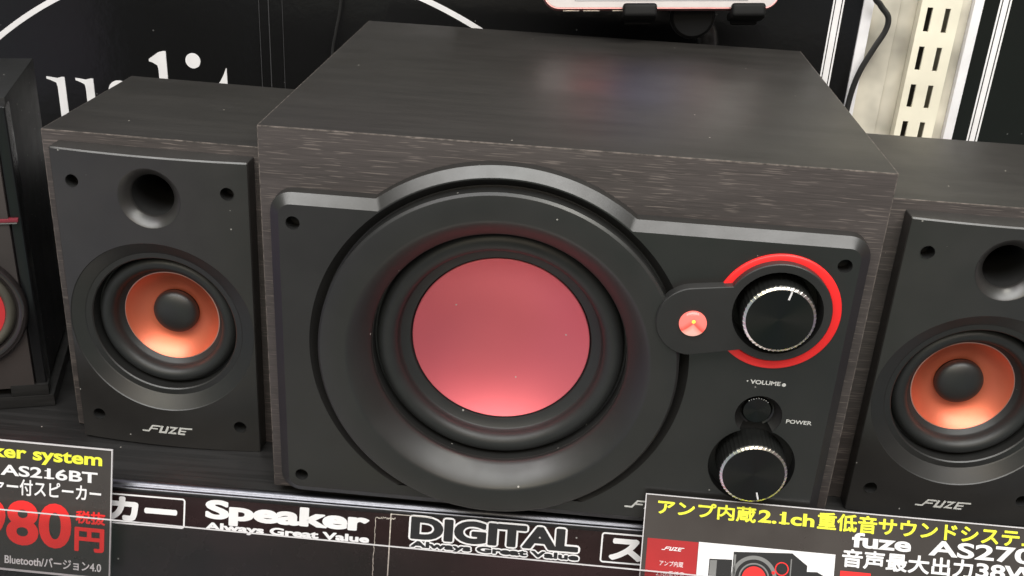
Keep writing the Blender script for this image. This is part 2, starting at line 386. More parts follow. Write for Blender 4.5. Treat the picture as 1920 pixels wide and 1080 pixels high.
A = [bm.verts.new((-0.62, y, z)) for y, z in rail_prof]; B = [bm.verts.new((0.62, y, z)) for y, z in rail_prof]
strip(bm, A, B); bm.faces.new(A); bm.faces.new(B[::-1])
obj('front_rail', bm, M_CHROME, shelf, smooth=50)
# clear flap in front of the labels and cards
FL = frame((0, -0.0315, -0.0092), 0, math.radians(25))
bm = bmesh.new(); box(bm, -0.62, 0.62, -0.075, -0.0003, -0.0005, 0.0004)
shelf_inv = Matrix.Rotation(-YAW, 4, 'Z')
flap = obj('label_flap', bm, M_CLEAR, shelf, shelf_inv @ FL, smooth=0)
bm = bmesh.new(); box(bm, -0.62, 0.62, -0.00025, 0.00025, -0.0006, 0.0005); obj('flap_edge', bm, M_BEAD, flap, smooth=0)

RAIL = frame((0, -0.0065, -0.004), YAW, math.radians(18))
mm = 0.001
def B4(a, b, c, d): return (a * mm, b * mm, c * mm, d * mm)
def frame_line(bm, x0, x1, y0, y1, r, t, w, fn=XY):
    tess(bm, [rrect(x0, x1, y0, y1, r), rrect(x0 + t, x1 - t, y0 + t, y1 - t, max(r - t, 0.0002))[::-1]], lambda a, b: fn(a, b, w))
la = thing('shelf_label', 'dark label strip reading Speaker beside the left price card, with a torn tape end', 'label strip', RAIL, 'label strips in the shelf rail')
bm = bmesh.new(); prism(bm, [rect(-0.40, -0.0830, -0.058, -0.0018)], 0.0006, 0.0010, XY); obj('label_paper', bm, M_LABEL, la, smooth=0)
bm = bmesh.new(); frame_line(bm, -0.3050, -0.1966, -0.0201, -0.0016 - 0.0012, 0.0018, 0.0009, 0.00115)
letters(bm, 'スピーカー', -0.3030, -0.2010, -0.0182, -0.0040, 0.00115, fat=0.0009)
obj('boxed_katakana', bm, M_WHITE, la, smooth=0, recalc=False)
text('lettering', [(('Speaker', *B4(-185.4, -94.3, -17.2 + 1.2, -1.9), 0.00115), dict(bold=0.02, fat=0.00042, fatx=0.0008)), (('Always Great Value', *B4(-185.2, -94.0, -20.4, -14.9), 0.00118), dict(bold=0.012, fat=0.0002, fatx=0.00036))], M_WHITE, la)
bm = bmesh.new()
for k in range(22):
    u = -0.0912 + k * 0.0005; v = -0.0045 + random.uniform(-0.0004, 0.0004)
    box(bm, u, u + 0.0005, v, v + random.uniform(0.0003, 0.0008), 0.0010, 0.0013)
for k in range(40):
    v = -0.0048 - k * 0.0012; u = -0.0912 + random.uniform(-0.0002, 0.0002)
    box(bm, u, u + random.uniform(0.0002, 0.0004), v - 0.0012, v, 0.0010, 0.0013)
obj('torn_tape', bm, M_TEAR, la, smooth=0)
lb = thing('shelf_label', 'dark label strip with outlined DIGITAL lettering below the big subwoofer', 'label strip', RAIL, 'label strips in the shelf rail')
bm = bmesh.new(); prism(bm, [rect(-0.0826, 0.40, -0.058, -0.0019)], 0.0006, 0.0010, XY); obj('label_paper', bm, M_LABEL, lb, smooth=0)
bm = bmesh.new(); prism(bm, [rect(-0.0830, -0.0824, -0.058, -0.0015)], 0.0003, 0.0014, XY); prism(bm, [rect(-0.0824, -0.0600, -0.0019, -0.0016)], 0.0006, 0.0012, XY); obj('paper_edge', bm, M_TEAR, lb, smooth=0)
bm = bmesh.new()
letters(bm, 'DIGITAL', *B4(-72.6, 21.6, -15.8, -0.9), 0.00110, bold=0.02, fat=0.0015, fatx=0.0018)
letters(bm, 'Always Great Value', *B4(-72.0, 21.9, -21.0, -14.9), 0.00116, bold=0.01, fat=0.0011, fatx=0.0012)
obj('outline_lettering', bm, M_WHITE, lb, smooth=0, recalc=False)
bm = bmesh.new()
letters(bm, 'DIGITAL', *B4(-71.5, 20.5, -14.8, -1.9), 0.00122, bold=0.02, fat=0.0005, fatx=0.0008)
letters(bm, 'Always Great Value', *B4(-71.2, 21.1, -20.2, -15.6), 0.00128, bold=0.01, fat=0.00026, fatx=0.0004)
obj('lettering', bm, M_BLKP, lb, smooth=0, recalc=False)
bm = bmesh.new(); frame_line(bm, 0.0326, 0.1420, -0.0190, -0.0007 - 0.0012, 0.0018, 0.0009, 0.00115)
letters(bm, 'スピーカー', 0.0372, 0.1380, -0.0172, -0.0032, 0.00115, fat=0.0009); obj('boxed_katakana', bm, M_WHITE, lb, smooth=0, recalc=False)

# ------------------------------------------------------------------ back wall: panels, upright
WY = 0.310
pa = thing('display_board', 'glossy black display board with a white ring line and big serif letters behind the speakers', 'display board', T(0, WY, 0), 'glossy black boards')
bm = bmesh.new(); box(bm, -0.75, 0.1975, 0, 0.006, -0.03, 0.42, 0.0003); obj('board', bm, M_PANEL, pa)
bm = bmesh.new(); box(bm, 0.1976, 0.2049, -0.0015, 0.006, -0.03, 0.42, 0.0004); obj('edge_trim', bm, M_TRIMW, pa)
bm = bmesh.new()
for a, b in ((0.1763, 0.1774), (0.1782, 0.1822), (0.1830, 0.1841)): box(bm, a, b, -0.0004, 0.0002, -0.03, 0.42)
obj('stripe', bm, M_WHITE, pa, smooth=0)
bm = bmesh.new(); lathe(bm, [(0.3412, 0.0001), (0.3412, -0.0004), (0.3372, -0.0004), (0.3372, 0.0001)], -0.238, -0.1023, 160, 0.2, PI - 0.2); obj('ring_line', bm, M_WHITE, pa)
bm = bmesh.new()
for a, w in ((-0.2424, 0.0004), (-0.2352, 0.0006), (-0.2246, 0.0003)): box(bm, a, a + w, -0.0007, 0.0002, -0.03, 0.42)
obj('seam', bm, simple('seam_grey', (0.055, 0.055, 0.058), 0.25), pa, smooth=0)
bm = bmesh.new(); W0, W1 = 0.0002, -0.0006
def stem(x0, x1, top, bot, flag, drop):
    prism(bm, [[(x0, bot), (x1, bot), (x1, top), (x1 - 0.0022, top), (x1 - 0.006, top - 0.0012), (flag, top - drop), (flag, top - drop - 0.0018), (flag + 0.003, top - drop - 0.0026), (x0 - 0.0006, top - drop - 0.0045), (x0, top - drop - 0.008)]], W0, W1, XZ)
stem(-0.4056, -0.3993, 0.1368, 0.088, -0.4138, 0.0004)
stem(-0.3830, -0.3764, 0.1372, 0.078, -0.3905, 0.0004)
prism(bm, [circle(-0.3945, 0.088, 0.0110, 24, PI, 2 * PI, True) + circle(-0.3930, 0.088, 0.0062, 24, 2 * PI, PI, True)], W0, W1, XZ)
prism(bm, [circle(-0.3560, 0.1285, 0.0088, 30, 0, PI, True) + circle(-0.3565, 0.1285, 0.0050, 30, PI, 0, True)], W0, W1, XZ)
prism(bm, [rect(-0.3522, -0.3472, 0.078, 0.1284)], W0, W1, XZ)
prism(bm, [circle(-0.3590, 0.0930, 0.0115, 36), circle(-0.3590, 0.0930, 0.0065, 36)[::-1]], W0, W1, XZ)
stem(-0.3233, -0.3166, 0.1628, 0.078, -0.3303, 0.0068)
prism(bm, [circle(-0.2957, 0.1570, 0.0058, 36)], W0, W1, XZ)
stem(-0.2990, -0.2925, 0.1368, 0.078, -0.3060, 0.0030)
prism(bm, [[(-0.2697, 0.1530), (-0.2702, 0.1530), (-0.2722, 0.1480), (-0.2752, 0.1425), (-0.2800, 0.1370), (-0.2757, 0.1345), (-0.2757, 0.085), (-0.2720, 0.080), (-0.2660, 0.079), (-0.2697, 0.086), (-0.2697, 0.1345), (-0.2640, 0.1345), (-0.2640, 0.1370), (-0.2697, 0.1370)]], W0, W1, XZ)
obj('serif_lettering', bm, M_WHITE, pa, smooth=0)
pb = thing('display_board', 'narrow glossy black board with thin white stripes to the right of the slotted upright', 'display board', T(0, WY, 0), 'glossy black boards')
bm = bmesh.new(); box(bm, 0.2806, 0.75, 0, 0.006, -0.03, 0.42, 0.0003); obj('board', bm, M_PANEL, pb)
bm = bmesh.new(); box(bm, 0.2740, 0.2805, -0.0015, 0.006, -0.03, 0.42, 0.0004); obj('edge_trim', bm, M_TRIMW, pb)
bm = bmesh.new()
for a, b in ((0.2916, 0.2928), (0.2937, 0.2974), (0.2983, 0.2995)): box(bm, a, b, -0.0004, 0.0002, -0.03, 0.42)
obj('stripe', bm, M_WHITE, pb, smooth=0)
up = thing('shelf_upright', 'cream steel shelf upright with two columns of slots between the black boards', 'shelf upright', T(0, WY, 0))
holes = []
for k in range(-7, 5):
    zt = 0.2338 + 0.0277 * k + 0.0002
    for xa, xb in ((0.2427, 0.2466), (0.2553, 0.2590)): holes.append(rect(xa, xb, zt - 0.0172, zt)[::-1])
bm = bmesh.new(); prism(bm, [rect(0.2380, 0.2660, -0.02, 0.40)] + holes, 0.0015, -0.0005, XZ)
for xa, xb in ((0.2380, 0.2395), (0.2645, 0.2660)): box(bm, xa, xb, 0.0016, 0.030, -0.02, 0.40)
obj('slotted_face', bm, M_CREAM, up, smooth=0)
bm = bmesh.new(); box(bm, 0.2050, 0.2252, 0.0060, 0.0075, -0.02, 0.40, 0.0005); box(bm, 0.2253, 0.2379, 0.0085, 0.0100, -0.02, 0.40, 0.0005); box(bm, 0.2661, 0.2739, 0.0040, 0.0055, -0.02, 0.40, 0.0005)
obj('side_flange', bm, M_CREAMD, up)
bm = bmesh.new(); box(bm, 0.2396, 0.2644, 0.0285, 0.030, -0.02, 0.40); obj('channel_back', bm, simple('dark_channel', (0.05, 0.045, 0.035), 0.7), up, smooth=0)
bm = bmesh.new(); tube(bm, spline([(0.188, 0.296, 0.30), (0.2000, 0.300, 0.246), (0.2075, 0.302, 0.2345), (0.2145, 0.302, 0.2265), (0.2145, 0.302, 0.2170), (0.2085, 0.302, 0.2030), (0.2015, 0.302, 0.1840), (0.1985, 0.302, 0.1620), (0.198, 0.300, 0.13), (0.200, 0.290, 0.06), (0.201, 0.285, -0.0035)]), 0.0021)
tag(obj('power_cord', bm, M_CORD), 'thick black cord hanging across the cream slotted upright', 'cord')
bm = bmesh.new(); tube(bm, spline([(-0.1760, 0.303, 0.28), (-0.1785, 0.304, 0.2150), (-0.1830, 0.304, 0.188), (-0.1860, 0.304, 0.170), (-0.187, 0.300, 0.12), (-0.186, 0.290, 0.03), (-0.185, 0.285, -0.004)]), 0.0011)
tag(obj('thin_cable', bm, M_CORD), 'thin dark cable hanging down the black board left of the subwoofer', 'cable')

# ------------------------------------------------------------------ subwoofer
SW = thing('subwoofer', 'large dark wood subwoofer with a rose red cone, red ring and knobs', 'subwoofer', T(0, 0, 0))
H, D = 0.206, 0.264
def cabinet(name, x0, x1, y0, y1, z0, z1, parent, bev, openings):
    bm = bmesh.new(); box(bm, x0, x1, y0, y1, z0, z1, bev, 2, 0, 2)
    bmesh.ops.recalc_face_normals(bm, faces=bm.faces)
    ff = [f for f in bm.faces if f.material_index == 0 and f.normal.y < -0.9]       # cut the driver openings in the front
    bmesh.ops.delete(bm, geom=ff, context='FACES_ONLY')
    tess(bm, [rect(x0 + bev, x1 - bev, z0 + bev, z1 - bev)] + [circle(a, b, r, 64)[::-1] for a, b, r in openings], lambda a, b: (a, y0, b))
    bmesh.ops.remove_doubles(bm, verts=bm.verts, dist=1e-6)
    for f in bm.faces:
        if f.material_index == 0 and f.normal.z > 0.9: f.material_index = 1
    return obj(name, bm, [M_WOODF, M_WOODT, M_EDGE], parent, smooth=30)
cabinet('cabinet', -0.15, 0.15, 0, D, 0, H, SW, 0.0006, [(-0.0295, 0.0960, 0.0653)])
for x in (-0.12, 0.12):
    for y in (0.03, 0.23):
        bm = bmesh.new(); bmesh.ops.create_cone(bm, cap_ends=True, segments=24, radius1=0.009, radius2=0.010, depth=0.0052, matrix=T(x, y, -0.0027)); obj('foot', bm, M_RUBBER, SW)
CX, CZ = -0.0295, 0.0960
YF = -0.0096
def plate_outline(d):
    xl, xr, zb, zt, r, R = -0.1385 - d, 0.1385 + d, 0.008 - d, 0.171 + d, 0.006 + d, 0.0964 + d
    h = zt - CZ; dx = math.sqrt(R * R - h * h); a = math.asin(h / R)
    pts = circle(xr - r, zb + r, r, 8, -PI / 2, 0, True) + circle(xr - r, zt - r, r, 8, 0, PI / 2, True)
    pts += circle(CX, CZ, R, 60, a, PI - a, True)
    pts += circle(xl + r, zt - r, r, 8, PI / 2, PI, True) + circle(xl + r, zb + r, r, 8, PI, 1.5 * PI, True)
    return pts
def groove_loop(r, rin, zcut):
    a = math.asin((zcut - CZ) / r); b = math.asin((zcut - CZ) / rin) if abs(zcut - CZ) < rin else -PI / 2 + 0.02
    top = circle(CX, CZ, r, 120, a, PI - a, True)
    rb = 0.0862
    bot = circle(CX, CZ, rb, 40, PI - math.asin((zcut - CZ) / rb), 2 * PI + math.asin((zcut - CZ) / rb), True)
    return top + bot
K1 = (0.1035, 0.1365); K2 = (0.1050, 0.0472); PB = (0.1042, 0.0768)
def figure8(r1, r2):
    d = Vector((PB[0] - K2[0], PB[1] - K2[1])); L = d.length; base = math.atan2(d.y, d.x)
    a = math.acos((L * L + r1 * r1 - r2 * r2) / (2 * L * r1)); b = math.acos((L * L + r2 * r2 - r1 * r1) / (2 * L * r2))
    return circle(*K2, r1, 60, base + a, base + 2 * PI - a, True) + circle(*PB, r2, 30, base + PI + b, base + 3 * PI - b, True)
bm = bmesh.new()
G0, G1 = groove_loop(0.0957, 0.086, 0.0145), groove_loop(0.0913, 0.086, 0.0145)
screw = [(-0.1316, 0.1615), (0.1316, 0.1620), (-0.1316, 0.0156), (0.1316, 0.0156)]
F8 = figure8(0.0222, 0.0118)
outer = plate_outline(0)
loops = [outer, G0[::-1], F8[::-1], circle(*K1, 0.0212, 48)[::-1]] + [circle(x, z, 0.0035, 28)[::-1] for x, z in screw]
L = tess(bm, loops, lambda a, b: (a, YF, b))
o1 = [bm.verts.new((a, YF + 0.0036, b)) for a, b in plate_outline(0.0050)]; o2 = [bm.verts.new((a, -0.0001, b)) for a, b in plate_outline(0.0053)]
strip(bm, L[0], o1); strip(bm, o1, o2)
g1 = [bm.verts.new((a, -0.0046, b)) for a, b in G1[::-1]]; strip(bm, L[1], g1)
def sink(loop, y, r=None, mat=1):
    vs = [bm.verts.new((v.co.x, y, v.co.z)) for v in loop]; strip(bm, loop, vs, mat)
    lp = tess(bm, [[(v.co.x, v.co.z) for v in vs]], lambda a, b: (a, y, b), mat)
sink(L[2], -0.0012); sink(L[3], -0.0012)
for k in range(4): sink(L[4 + k], -0.0015)
lathe(bm, [(0.0914, -0.0046), (0.0850, -0.0046)], CX, CZ, 128, keep=lambda c: c.z > 0.006)
bmesh.ops.remove_doubles(bm, verts=bm.verts, dist=1e-6)
plate = obj('faceplate', bm, [M_PLATE, M_DARK], SW, smooth=25)
# ring, surround, cone
bm = bmesh.new()
lathe(bm, [(0.0905, -0.0007), (0.0905, -0.0128), (0.0893, -0.0141), (0.0889, -0.0142), (0.0772, -0.0138), (0.0762, -0.0136), (0.0752, -0.0130), (0.0740, -0.0121), (0.0724, -0.0107), (0.0706, -0.0089), (0.0686, -0.0066), (0.0668, -0.0043), (0.0657, -0.0028), (0.0654, -0.0018), (0.0652, 0.0095)], CX, CZ, 160)
ring = obj('trim_ring', bm, M_RING, SW, smooth=30)
bm = bmesh.new()
pr = [(0.0652, 0.0078), (0.0642, 0.0080)] + [(0.0586 + 0.0056 * math.cos(t), 0.0078 - 0.0060 * math.sin(t)) for t in [PI * k / 18 for k in range(1, 18)]] + [(0.0530, 0.0080), (0.0524, 0.0094), (0.0520, 0.0098), (0.0474, 0.0112), (0.0470, 0.0122), (0.0464, 0.0150)]
lathe(bm, pr, CX, CZ, 144); surround = obj('rubber_surround', bm, M_RUBBER, SW, smooth=40)
bm = bmesh.new()
pr = [(0.0464, 0.0132), (0.0464, 0.0121), (0.0460, 0.0118)] + [(0.0460 * (1 - t), 0.0118 + 0.0115 * (1 - (1 - t) ** 2.3)) for t in [k / 24 for k in range(1, 25)]]
lathe(bm, pr, CX, CZ, 144); obj('cone_dish', bm, M_DOME, SW, smooth=40)
# control pod
bm = bmesh.new(); YP = -0.0156; lc = (0.0644, 0.1292); kc = (0.1032, 0.1374); rk = 0.0252
def pod_outline(g):
    lobe = circle(*lc, 0.0176 + g, 40, math.radians(97), math.radians(268), True)
    a_b = math.atan2(0.1145 - kc[1], 0.0870 - kc[0]); a_t = math.atan2(0.1490 - kc[1], 0.0815 - kc[0])
    return lobe + circle(*kc, rk + g, 70, a_b + 2 * PI if a_b < 0 and False else a_b, a_t if a_t > a_b else a_t + 2 * PI, True)
po = [pod_outline(0), pod_outline(0.0004), pod_outline(0.0004)]
ko = circle(*kc, 0.0215, 48)
lp = tess(bm, [po[0], ko[::-1]], lambda a, b: (a, YP, b))
p1 = [bm.verts.new((a, YP + 0.0005, b)) for a, b in po[1]]; p2 = [bm.verts.new((a, YF + 0.0003, b)) for a, b in po[2]]
strip(bm, lp[0], p1); strip(bm, p1, p2)
k1 = [bm.verts.new((a, -0.0012, b)) for a, b in circle(*K1, 0.0208, 48)[::-1]]; strip(bm, lp[1], k1)
pod = obj('control_pod', bm, M_POD, SW, smooth=25)
bm = bmesh.new(); lathe(bm, [(0.0305, YF - 0.0001), (0.0303, YF - 0.0011), (0.0298, YF - 0.0015), (0.0262, YF - 0.0013), (0.0258, YF - 0.0001)], 0.1039, 0.1355, 128); obj('red_accent_ring', bm, M_REDRING, SW, smooth=50)
bm = bmesh.new(); lathe(bm, [(0.0066, 0.0001), (0.0066, -0.0008), (0.0061, -0.0010)] + [(0.0061 * math.cos(t), -0.0010 - 0.0016 * math.sin(t)) for t in (0.3, 0.6, 0.9, 1.2, 1.4)] + [(0, -0.0026)], 0, 0, 48)
led = obj('indicator_light', bm, M_LED, SW, T(lc[0] - 0.0003, YP, lc[1] - 0.0004), smooth=60)
bm = bmesh.new(); lathe(bm, [(0.0010, -0.0012), (0.0009, -0.0026), (0, -0.0029)], 0, 0.0019, 20); obj('lamp_core', bm, M_LEDCORE, led, smooth=60)
def knob(name, c, r, y_face, ang):
    N = 144; bm = bmesh.new(); rows = []
    prof = [(r + 0.0007, -0.0016), (r + 0.0004, y_face + 0.0012), (r, y_face + 0.0007)]
    for j, (rr, y) in enumerate(prof):
        rows.append([bm.verts.new(((rr + (0.00022 if i % 3 == 0 else 0)) * math.cos(2 * PI * i / N), y, (rr + (0.00022 if i % 3 == 0 else 0)) * math.sin(2 * PI * i / N))) for i in range(N)])
    strip(bm, rows[0], rows[1]); strip(bm, rows[1], rows[2]); bm.faces.new(rows[0])
    k = obj(name, bm, M_KNOBS, SW, T(c[0], 0, c[1]), smooth=20)
    bm = bmesh.new(); rows2 = [bm.verts.new(v) for v in [((r + (0.00022 if i % 3 == 0 else 0)) * math.cos(2 * PI * i / N), y_face + 0.0007, (r + (0.00022 if i % 3 == 0 else 0)) * math.sin(2 * PI * i / N)) for i in range(N)]]
    rows3 = [bm.verts.new(((r - 0.0011) * math.cos(2 * PI * i / N), y_face, (r - 0.0011) * math.sin(2 * PI * i / N))) for i in range(N)]
    strip(bm, rows2, rows3); obj('bright_rim', bm, M_SILVER, k, smooth=0)
    bm = bmesh.new(); lathe(bm, [(r - 0.0011, y_face), (r * 0.5, y_face + 0.00015), (0.0002, y_face + 0.0003), (0, y_face + 0.0003)], 0, 0, N); obj('spun_face', bm, M_KNOBF, k, smooth=60)
    bm = bmesh.new(); box(bm, -0.0004, 0.0004, y_face - 0.00025, y_face + 0.0003, r * 0.66, r * 0.91)
    obj('pointer', bm, M_WHITE, k, Matrix.Rotation(ang, 4, 'Y'), smooth=0)
    return k
knob('volume_knob', K1, 0.0169, -0.0205, math.radians(13))
knob('tone_knob', K2, 0.0168, -0.0185, math.radians(163))
bm = bmesh.new(); lathe(bm, [(0.0117, YF + 0.0002), (0.0085, -0.0040), (0.0076, -0.0036)], *PB, 64, keep=lambda c: (c.x - K2[0]) ** 2 + (c.z - K2[1]) ** 2 > 0.0223 ** 2)
bw = obj('button_well', bm, M_PLATE, SW, smooth=30)
bm = bmesh.new(); lathe(bm, [(0.0074, -0.0014), (0.0074, -0.0050), (0.0069, -0.0056), (0.0004, -0.0053), (0, -0.0053)], 0, 0, 64); pbn = obj('power_button', bm, M_KNOBF, SW, T(PB[0] - 0.0003, 0, PB[1] + 0.0008), smooth=30)
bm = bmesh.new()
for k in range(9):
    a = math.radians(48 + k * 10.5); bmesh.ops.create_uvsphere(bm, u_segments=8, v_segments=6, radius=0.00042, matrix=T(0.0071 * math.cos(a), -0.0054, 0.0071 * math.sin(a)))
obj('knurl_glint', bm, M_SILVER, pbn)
YT = YF - 0.00015
bm = bmesh.new(); letters(bm, 'VOLUME', 0.0972, 0.1121, 0.0952, 0.0976, YT, bold=0.025, fn=XZ)
tess(bm, [circle(0.0958, 0.0966, 0.0004, 12)], lambda a, b: (a, YT, b)); tess(bm, [circle(0.1138, 0.0960, 0.0010, 20)], lambda a, b: (a, YT, b))
obj('volume_lettering', bm, M_PRINT, plate, smooth=0, recalc=False)
text('power_lettering', [(('POWER', 0.1183, 0.1311, 0.0742, 0.0765, YT), dict(bold=0.02))], M_PRINT, plate, fn=XZ)
bm = bmesh.new(); logo_mark(bm, 0.0428, 0.0138, 0.031, YT, XZ, dw=-0.00003); obj('logo', bm, M_PRINT, plate, smooth=0, recalc=False)

# ------------------------------------------------------------------ satellite speakers
def satellite(label, mw):
    s = thing('satellite_speaker', label, 'speaker', mw, 'satellite speakers beside the subwoofer')
    cabinet('cabinet', -0.0620, 0.0605, 0.0145, 0.134, 0.0003, 0.1845, s, 0.0005, [(0, 0.0775, 0.0407), (0, 0.1557, 0.0118)])
    x0, z0, z1 = 0.0526, 0.0005, 0.1782
    bul = lambda x: 0.0032 * (x / x0) ** 2          # the baffle bows forward in the middle
    bm = bmesh.new(); WC = (0.0, 0.0775); PC = (0.0, 0.1557)
    tf = lambda a, b: (a, 0, b)
    hs = [(-0.0416, 0.1614), (0.0416, 0.1614), (-0.0418, 0.0172), (0.0418, 0.0172)]
    Rw = 0.0524
    lps = tess(bm, [rrect(-x0, x0, z0, z1, 0.0008, 3), circle(*WC, Rw, 120)[::-1], circle(*PC, 0.0168, 64)[::-1]] + [circle(x, z, 0.0035, 24)[::-1] for x, z in hs], tf)
    # cut the flat sheet so it can bow
    for k in range(-8, 9):
        g = bm.verts[:] + bm.edges[:] + bm.faces[:]
        bmesh.ops.bisect_plane(bm, geom=g, plane_co=(k * 0.006, 0, 0), plane_no=(1, 0, 0), dist=1e-7)
    bmesh.ops.remove_doubles(bm, verts=bm.verts, dist=1e-7)
    edges = [e for e in bm.edges if e.is_boundary]
    def isout(e): return all(abs(abs(v.co.x) - x0) < 1e-4 or v.co.z > z1 - 0.0009 or v.co.z < z0 + 0.0009 for v in e.verts)
    oute = [e for e in edges if isout(e)]
    r = bmesh.ops.extrude_edge_only(bm, edges=oute)
    nv = set(v for v in r['geom'] if isinstance(v, bmesh.types.BMVert))
    # bright soft lip: chamfer, then the side wall
    for v in nv:
        v.co.x *= (x0 + 0.0005) / x0; v.co.z += 0.0008 if v.co.z > 0.09 else -0.0004; v.co.y = 0.0006
    er = [e for e in r['geom'] if isinstance(e, bmesh.types.BMEdge)]
    r2 = bmesh.ops.extrude_edge_only(bm, edges=[e for e in er if e.is_boundary])
    wall = set(v for v in r2['geom'] if isinstance(v, bmesh.types.BMVert))
    for v in bm.verts:
        if v in wall: v.co.y = 0.0144
        else: v.co.y += bul(v.co.x)
    for lp, (hx, hz) in ((None, h) for h in hs): lathe(bm, [(0.0036, bul(hx) - 0.0002), (0.0034, 0.011), (0, 0.011)], hx, hz, 24, mats=[1, 1])
    baf = obj('baffle', bm, [M_BAFFLE, M_DARK], s, smooth=28)
    # port
    bm = bmesh.new(); lathe(bm, [(0.01685, 0.0001), (0.0160, 0.0006), (0.0122, 0.0046), (0.0116, 0.0060), (0.0114, 0.060), (0, 0.060)], *PC, 72, mats=[0, 0, 0, 1, 1]); obj('bass_port', bm, [M_BAFFLE, M_DARK], s, smooth=30)
    # recessed ring round the driver
    bm = bmesh.new(); rows = []; n = 128
    def rw(r, f):
        return [bm.verts.new((r * math.cos(2 * PI * i / n), f(r * math.cos(2 * PI * i / n)), WC[1] + r * math.sin(2 * PI * i / n))) for i in range(n)]
    rows = [rw(0.0525, lambda x: bul(x) + 0.0001), rw(0.0520, lambda x: bul(x) + 0.0006), rw(0.0452, lambda x: 0.0052), rw(0.0446, lambda x: 0.0056), rw(0.0416, lambda x: 0.0060), rw(0.0410, lambda x: 0.0066), rw(0.0405, lambda x: 0.0180)]
    for a, b in zip(rows, rows[1:]):                 # every band keeps its own edge loops so the steps stay crisp all round
        strip(bm, [bm.verts.new(v.co) for v in a], [bm.verts.new(v.co) for v in b])
    bmesh.ops.delete(bm, geom=[v for r_ in rows for v in r_], context='VERTS')
    obj('driver_ring', bm, M_RING, s, smooth=60)
    bm = bmesh.new()
    pr = [(0.0406, 0.0150), (0.0398, 0.0152)] + [(0.0352 + 0.0046 * math.cos(t), 0.0152 - 0.0058 * math.sin(t)) for t in [PI * k / 16 for k in range(1, 16)]] + [(0.0306, 0.0158), (0.0300, 0.0170), (0.0278, 0.0182), (0.0274, 0.0190)]
    lathe(bm, pr, *WC, 128); obj('rubber_surround', bm, M_RUBBER, s, smooth=45)
    bm = bmesh.new(); lathe(bm, [(0.0277, 0.0189), (0.0277, 0.0183), (0.0272, 0.0182)] + [(0.0272 - 0.0142 * t, 0.0183 + 0.0085 * (1 - (1 - t) ** 1.9)) for t in [k / 12 for k in range(1, 13)]], *WC, 112, mats=[1, 1] + [0] * 12); obj('metal_cone', bm, [M_CONE, M_CONEEDGE], s, smooth=50)
    bm = bmesh.new(); lathe(bm, [(0.0132, 0.0256), (0.0130, 0.0240)] + [(0.0130 * math.cos(t), 0.0240 - 0.0050 * math.sin(t)) for t in [PI / 2 * k / 10 for k in range(1, 10)]] + [(0, 0.0190)], *WC, 80); obj('dust_cap', bm, M_CONEBLK, s, smooth=60)
    bm = bmesh.new(); logo_mark(bm, -0.0160, 0.0092, 0.0300, -0.00015 , lambda a, b, w: (a, w + bul(a), b), dw=-0.00003); obj('logo', bm, M_PRINT, baf, smooth=0, recalc=False)
    return s
def copy_tree(o, parent=None):
    c = o.copy(); COL.objects.link(c)
    if parent: c.parent = parent
    for ch in list(o.children): copy_tree(ch, c)
    return c
satL = satellite('dark wood satellite speaker with orange red cone standing left of the subwoofer', T(-0.2222, 0.034, -0.0050) @ Matrix.Rotation(math.radians(0.5), 4, 'Y'))
satR = copy_tree(satL); satR.matrix_world = T(0.2243, 0.030, -0.0052)
satR['label'] = 'dark wood satellite speaker with orange red cone standing right of the subwoofer'

# ------------------------------------------------------------------ the other maker's speaker at far left
fs = thing('bookshelf_speaker', 'black speaker with grey front, red stripe and glossy ring at the far left edge', 'speaker', T(-0.3125, 0.069, -0.0052) @ Matrix.Rotation(math.radians(18), 4, 'Z'))
bm = bmesh.new(); box(bm, -0.13, 0, 0.004, 0.098, 0.012, 0.1935, 0.0010); obj('cabinet', bm, plastic('black_vinyl', (0.016, 0.016, 0.017), 0.42, 0.5, 0.04, gscale=900), fs)
bm = bmesh.new(); box(bm, -0.125, -0.0062, -0.0035, 0.0038, 0.014, 0.188, 0.0006)
obj('front_panel', bm, plastic('grey_brown_front', (0.060, 0.050, 0.048), 0.36, 0.1, 0.01), fs)
bm = bmesh.new(); box(bm, -0.0060, 0.0006, -0.0020, 0.0120, 0.012, 0.1900, 0.0016, 3); obj('corner_trim', bm, M_GLOSS, fs)
bm = bmesh.new(); box(bm, -0.126, -0.0010, -0.0050, 0.0030, 0.1232, 0.1250, 0.0003); st = obj('red_stripe', bm, simple('dark_pink_stripe', (0.22, 0.03, 0.045), 0.35), fs)
bm = bmesh.new(); box(bm, -0.126, -0.0018, -0.0046, 0.0030, 0.1222, 0.1230); obj('pale_line', bm, M_GREYP, st, smooth=0)
bm = bmesh.new(); box(bm, -0.135, 0.004, -0.004, 0.105, 0.0003, 0.0085, 0.0008); box(bm, -0.020, 0.0015, -0.0040, 0.0035, 0.0086, 0.0160, 0.0006); obj('plinth', bm, M_SHELF, fs)
wc = (-0.0405, 0.0690)
bm = bmesh.new(); lathe(bm, [(0.0375, -0.0036), (0.0372, -0.0066), (0.0355, -0.0078), (0.0320, -0.0062), (0.0305, -0.0030)], *wc, 96); obj('gloss_ring', bm, simple('glossy_smoked_chrome', (0.10, 0.085, 0.085), 0.07, 0.8), fs, smooth=60)
bm = bmesh.new(); lathe(bm, [(0.0306, -0.0032)] + [(0.0277 + 0.0028 * math.cos(t), -0.0034 - 0.0036 * math.sin(t)) for t in [PI * k / 14 for k in range(1, 14)]] + [(0.0251, -0.0048), (0.0249, -0.0036)], *wc, 96); obj('rubber_surround', bm, plastic('olive_grey_rubber', (0.075, 0.070, 0.056), 0.5, 0.2, 0.0), fs, smooth=50)
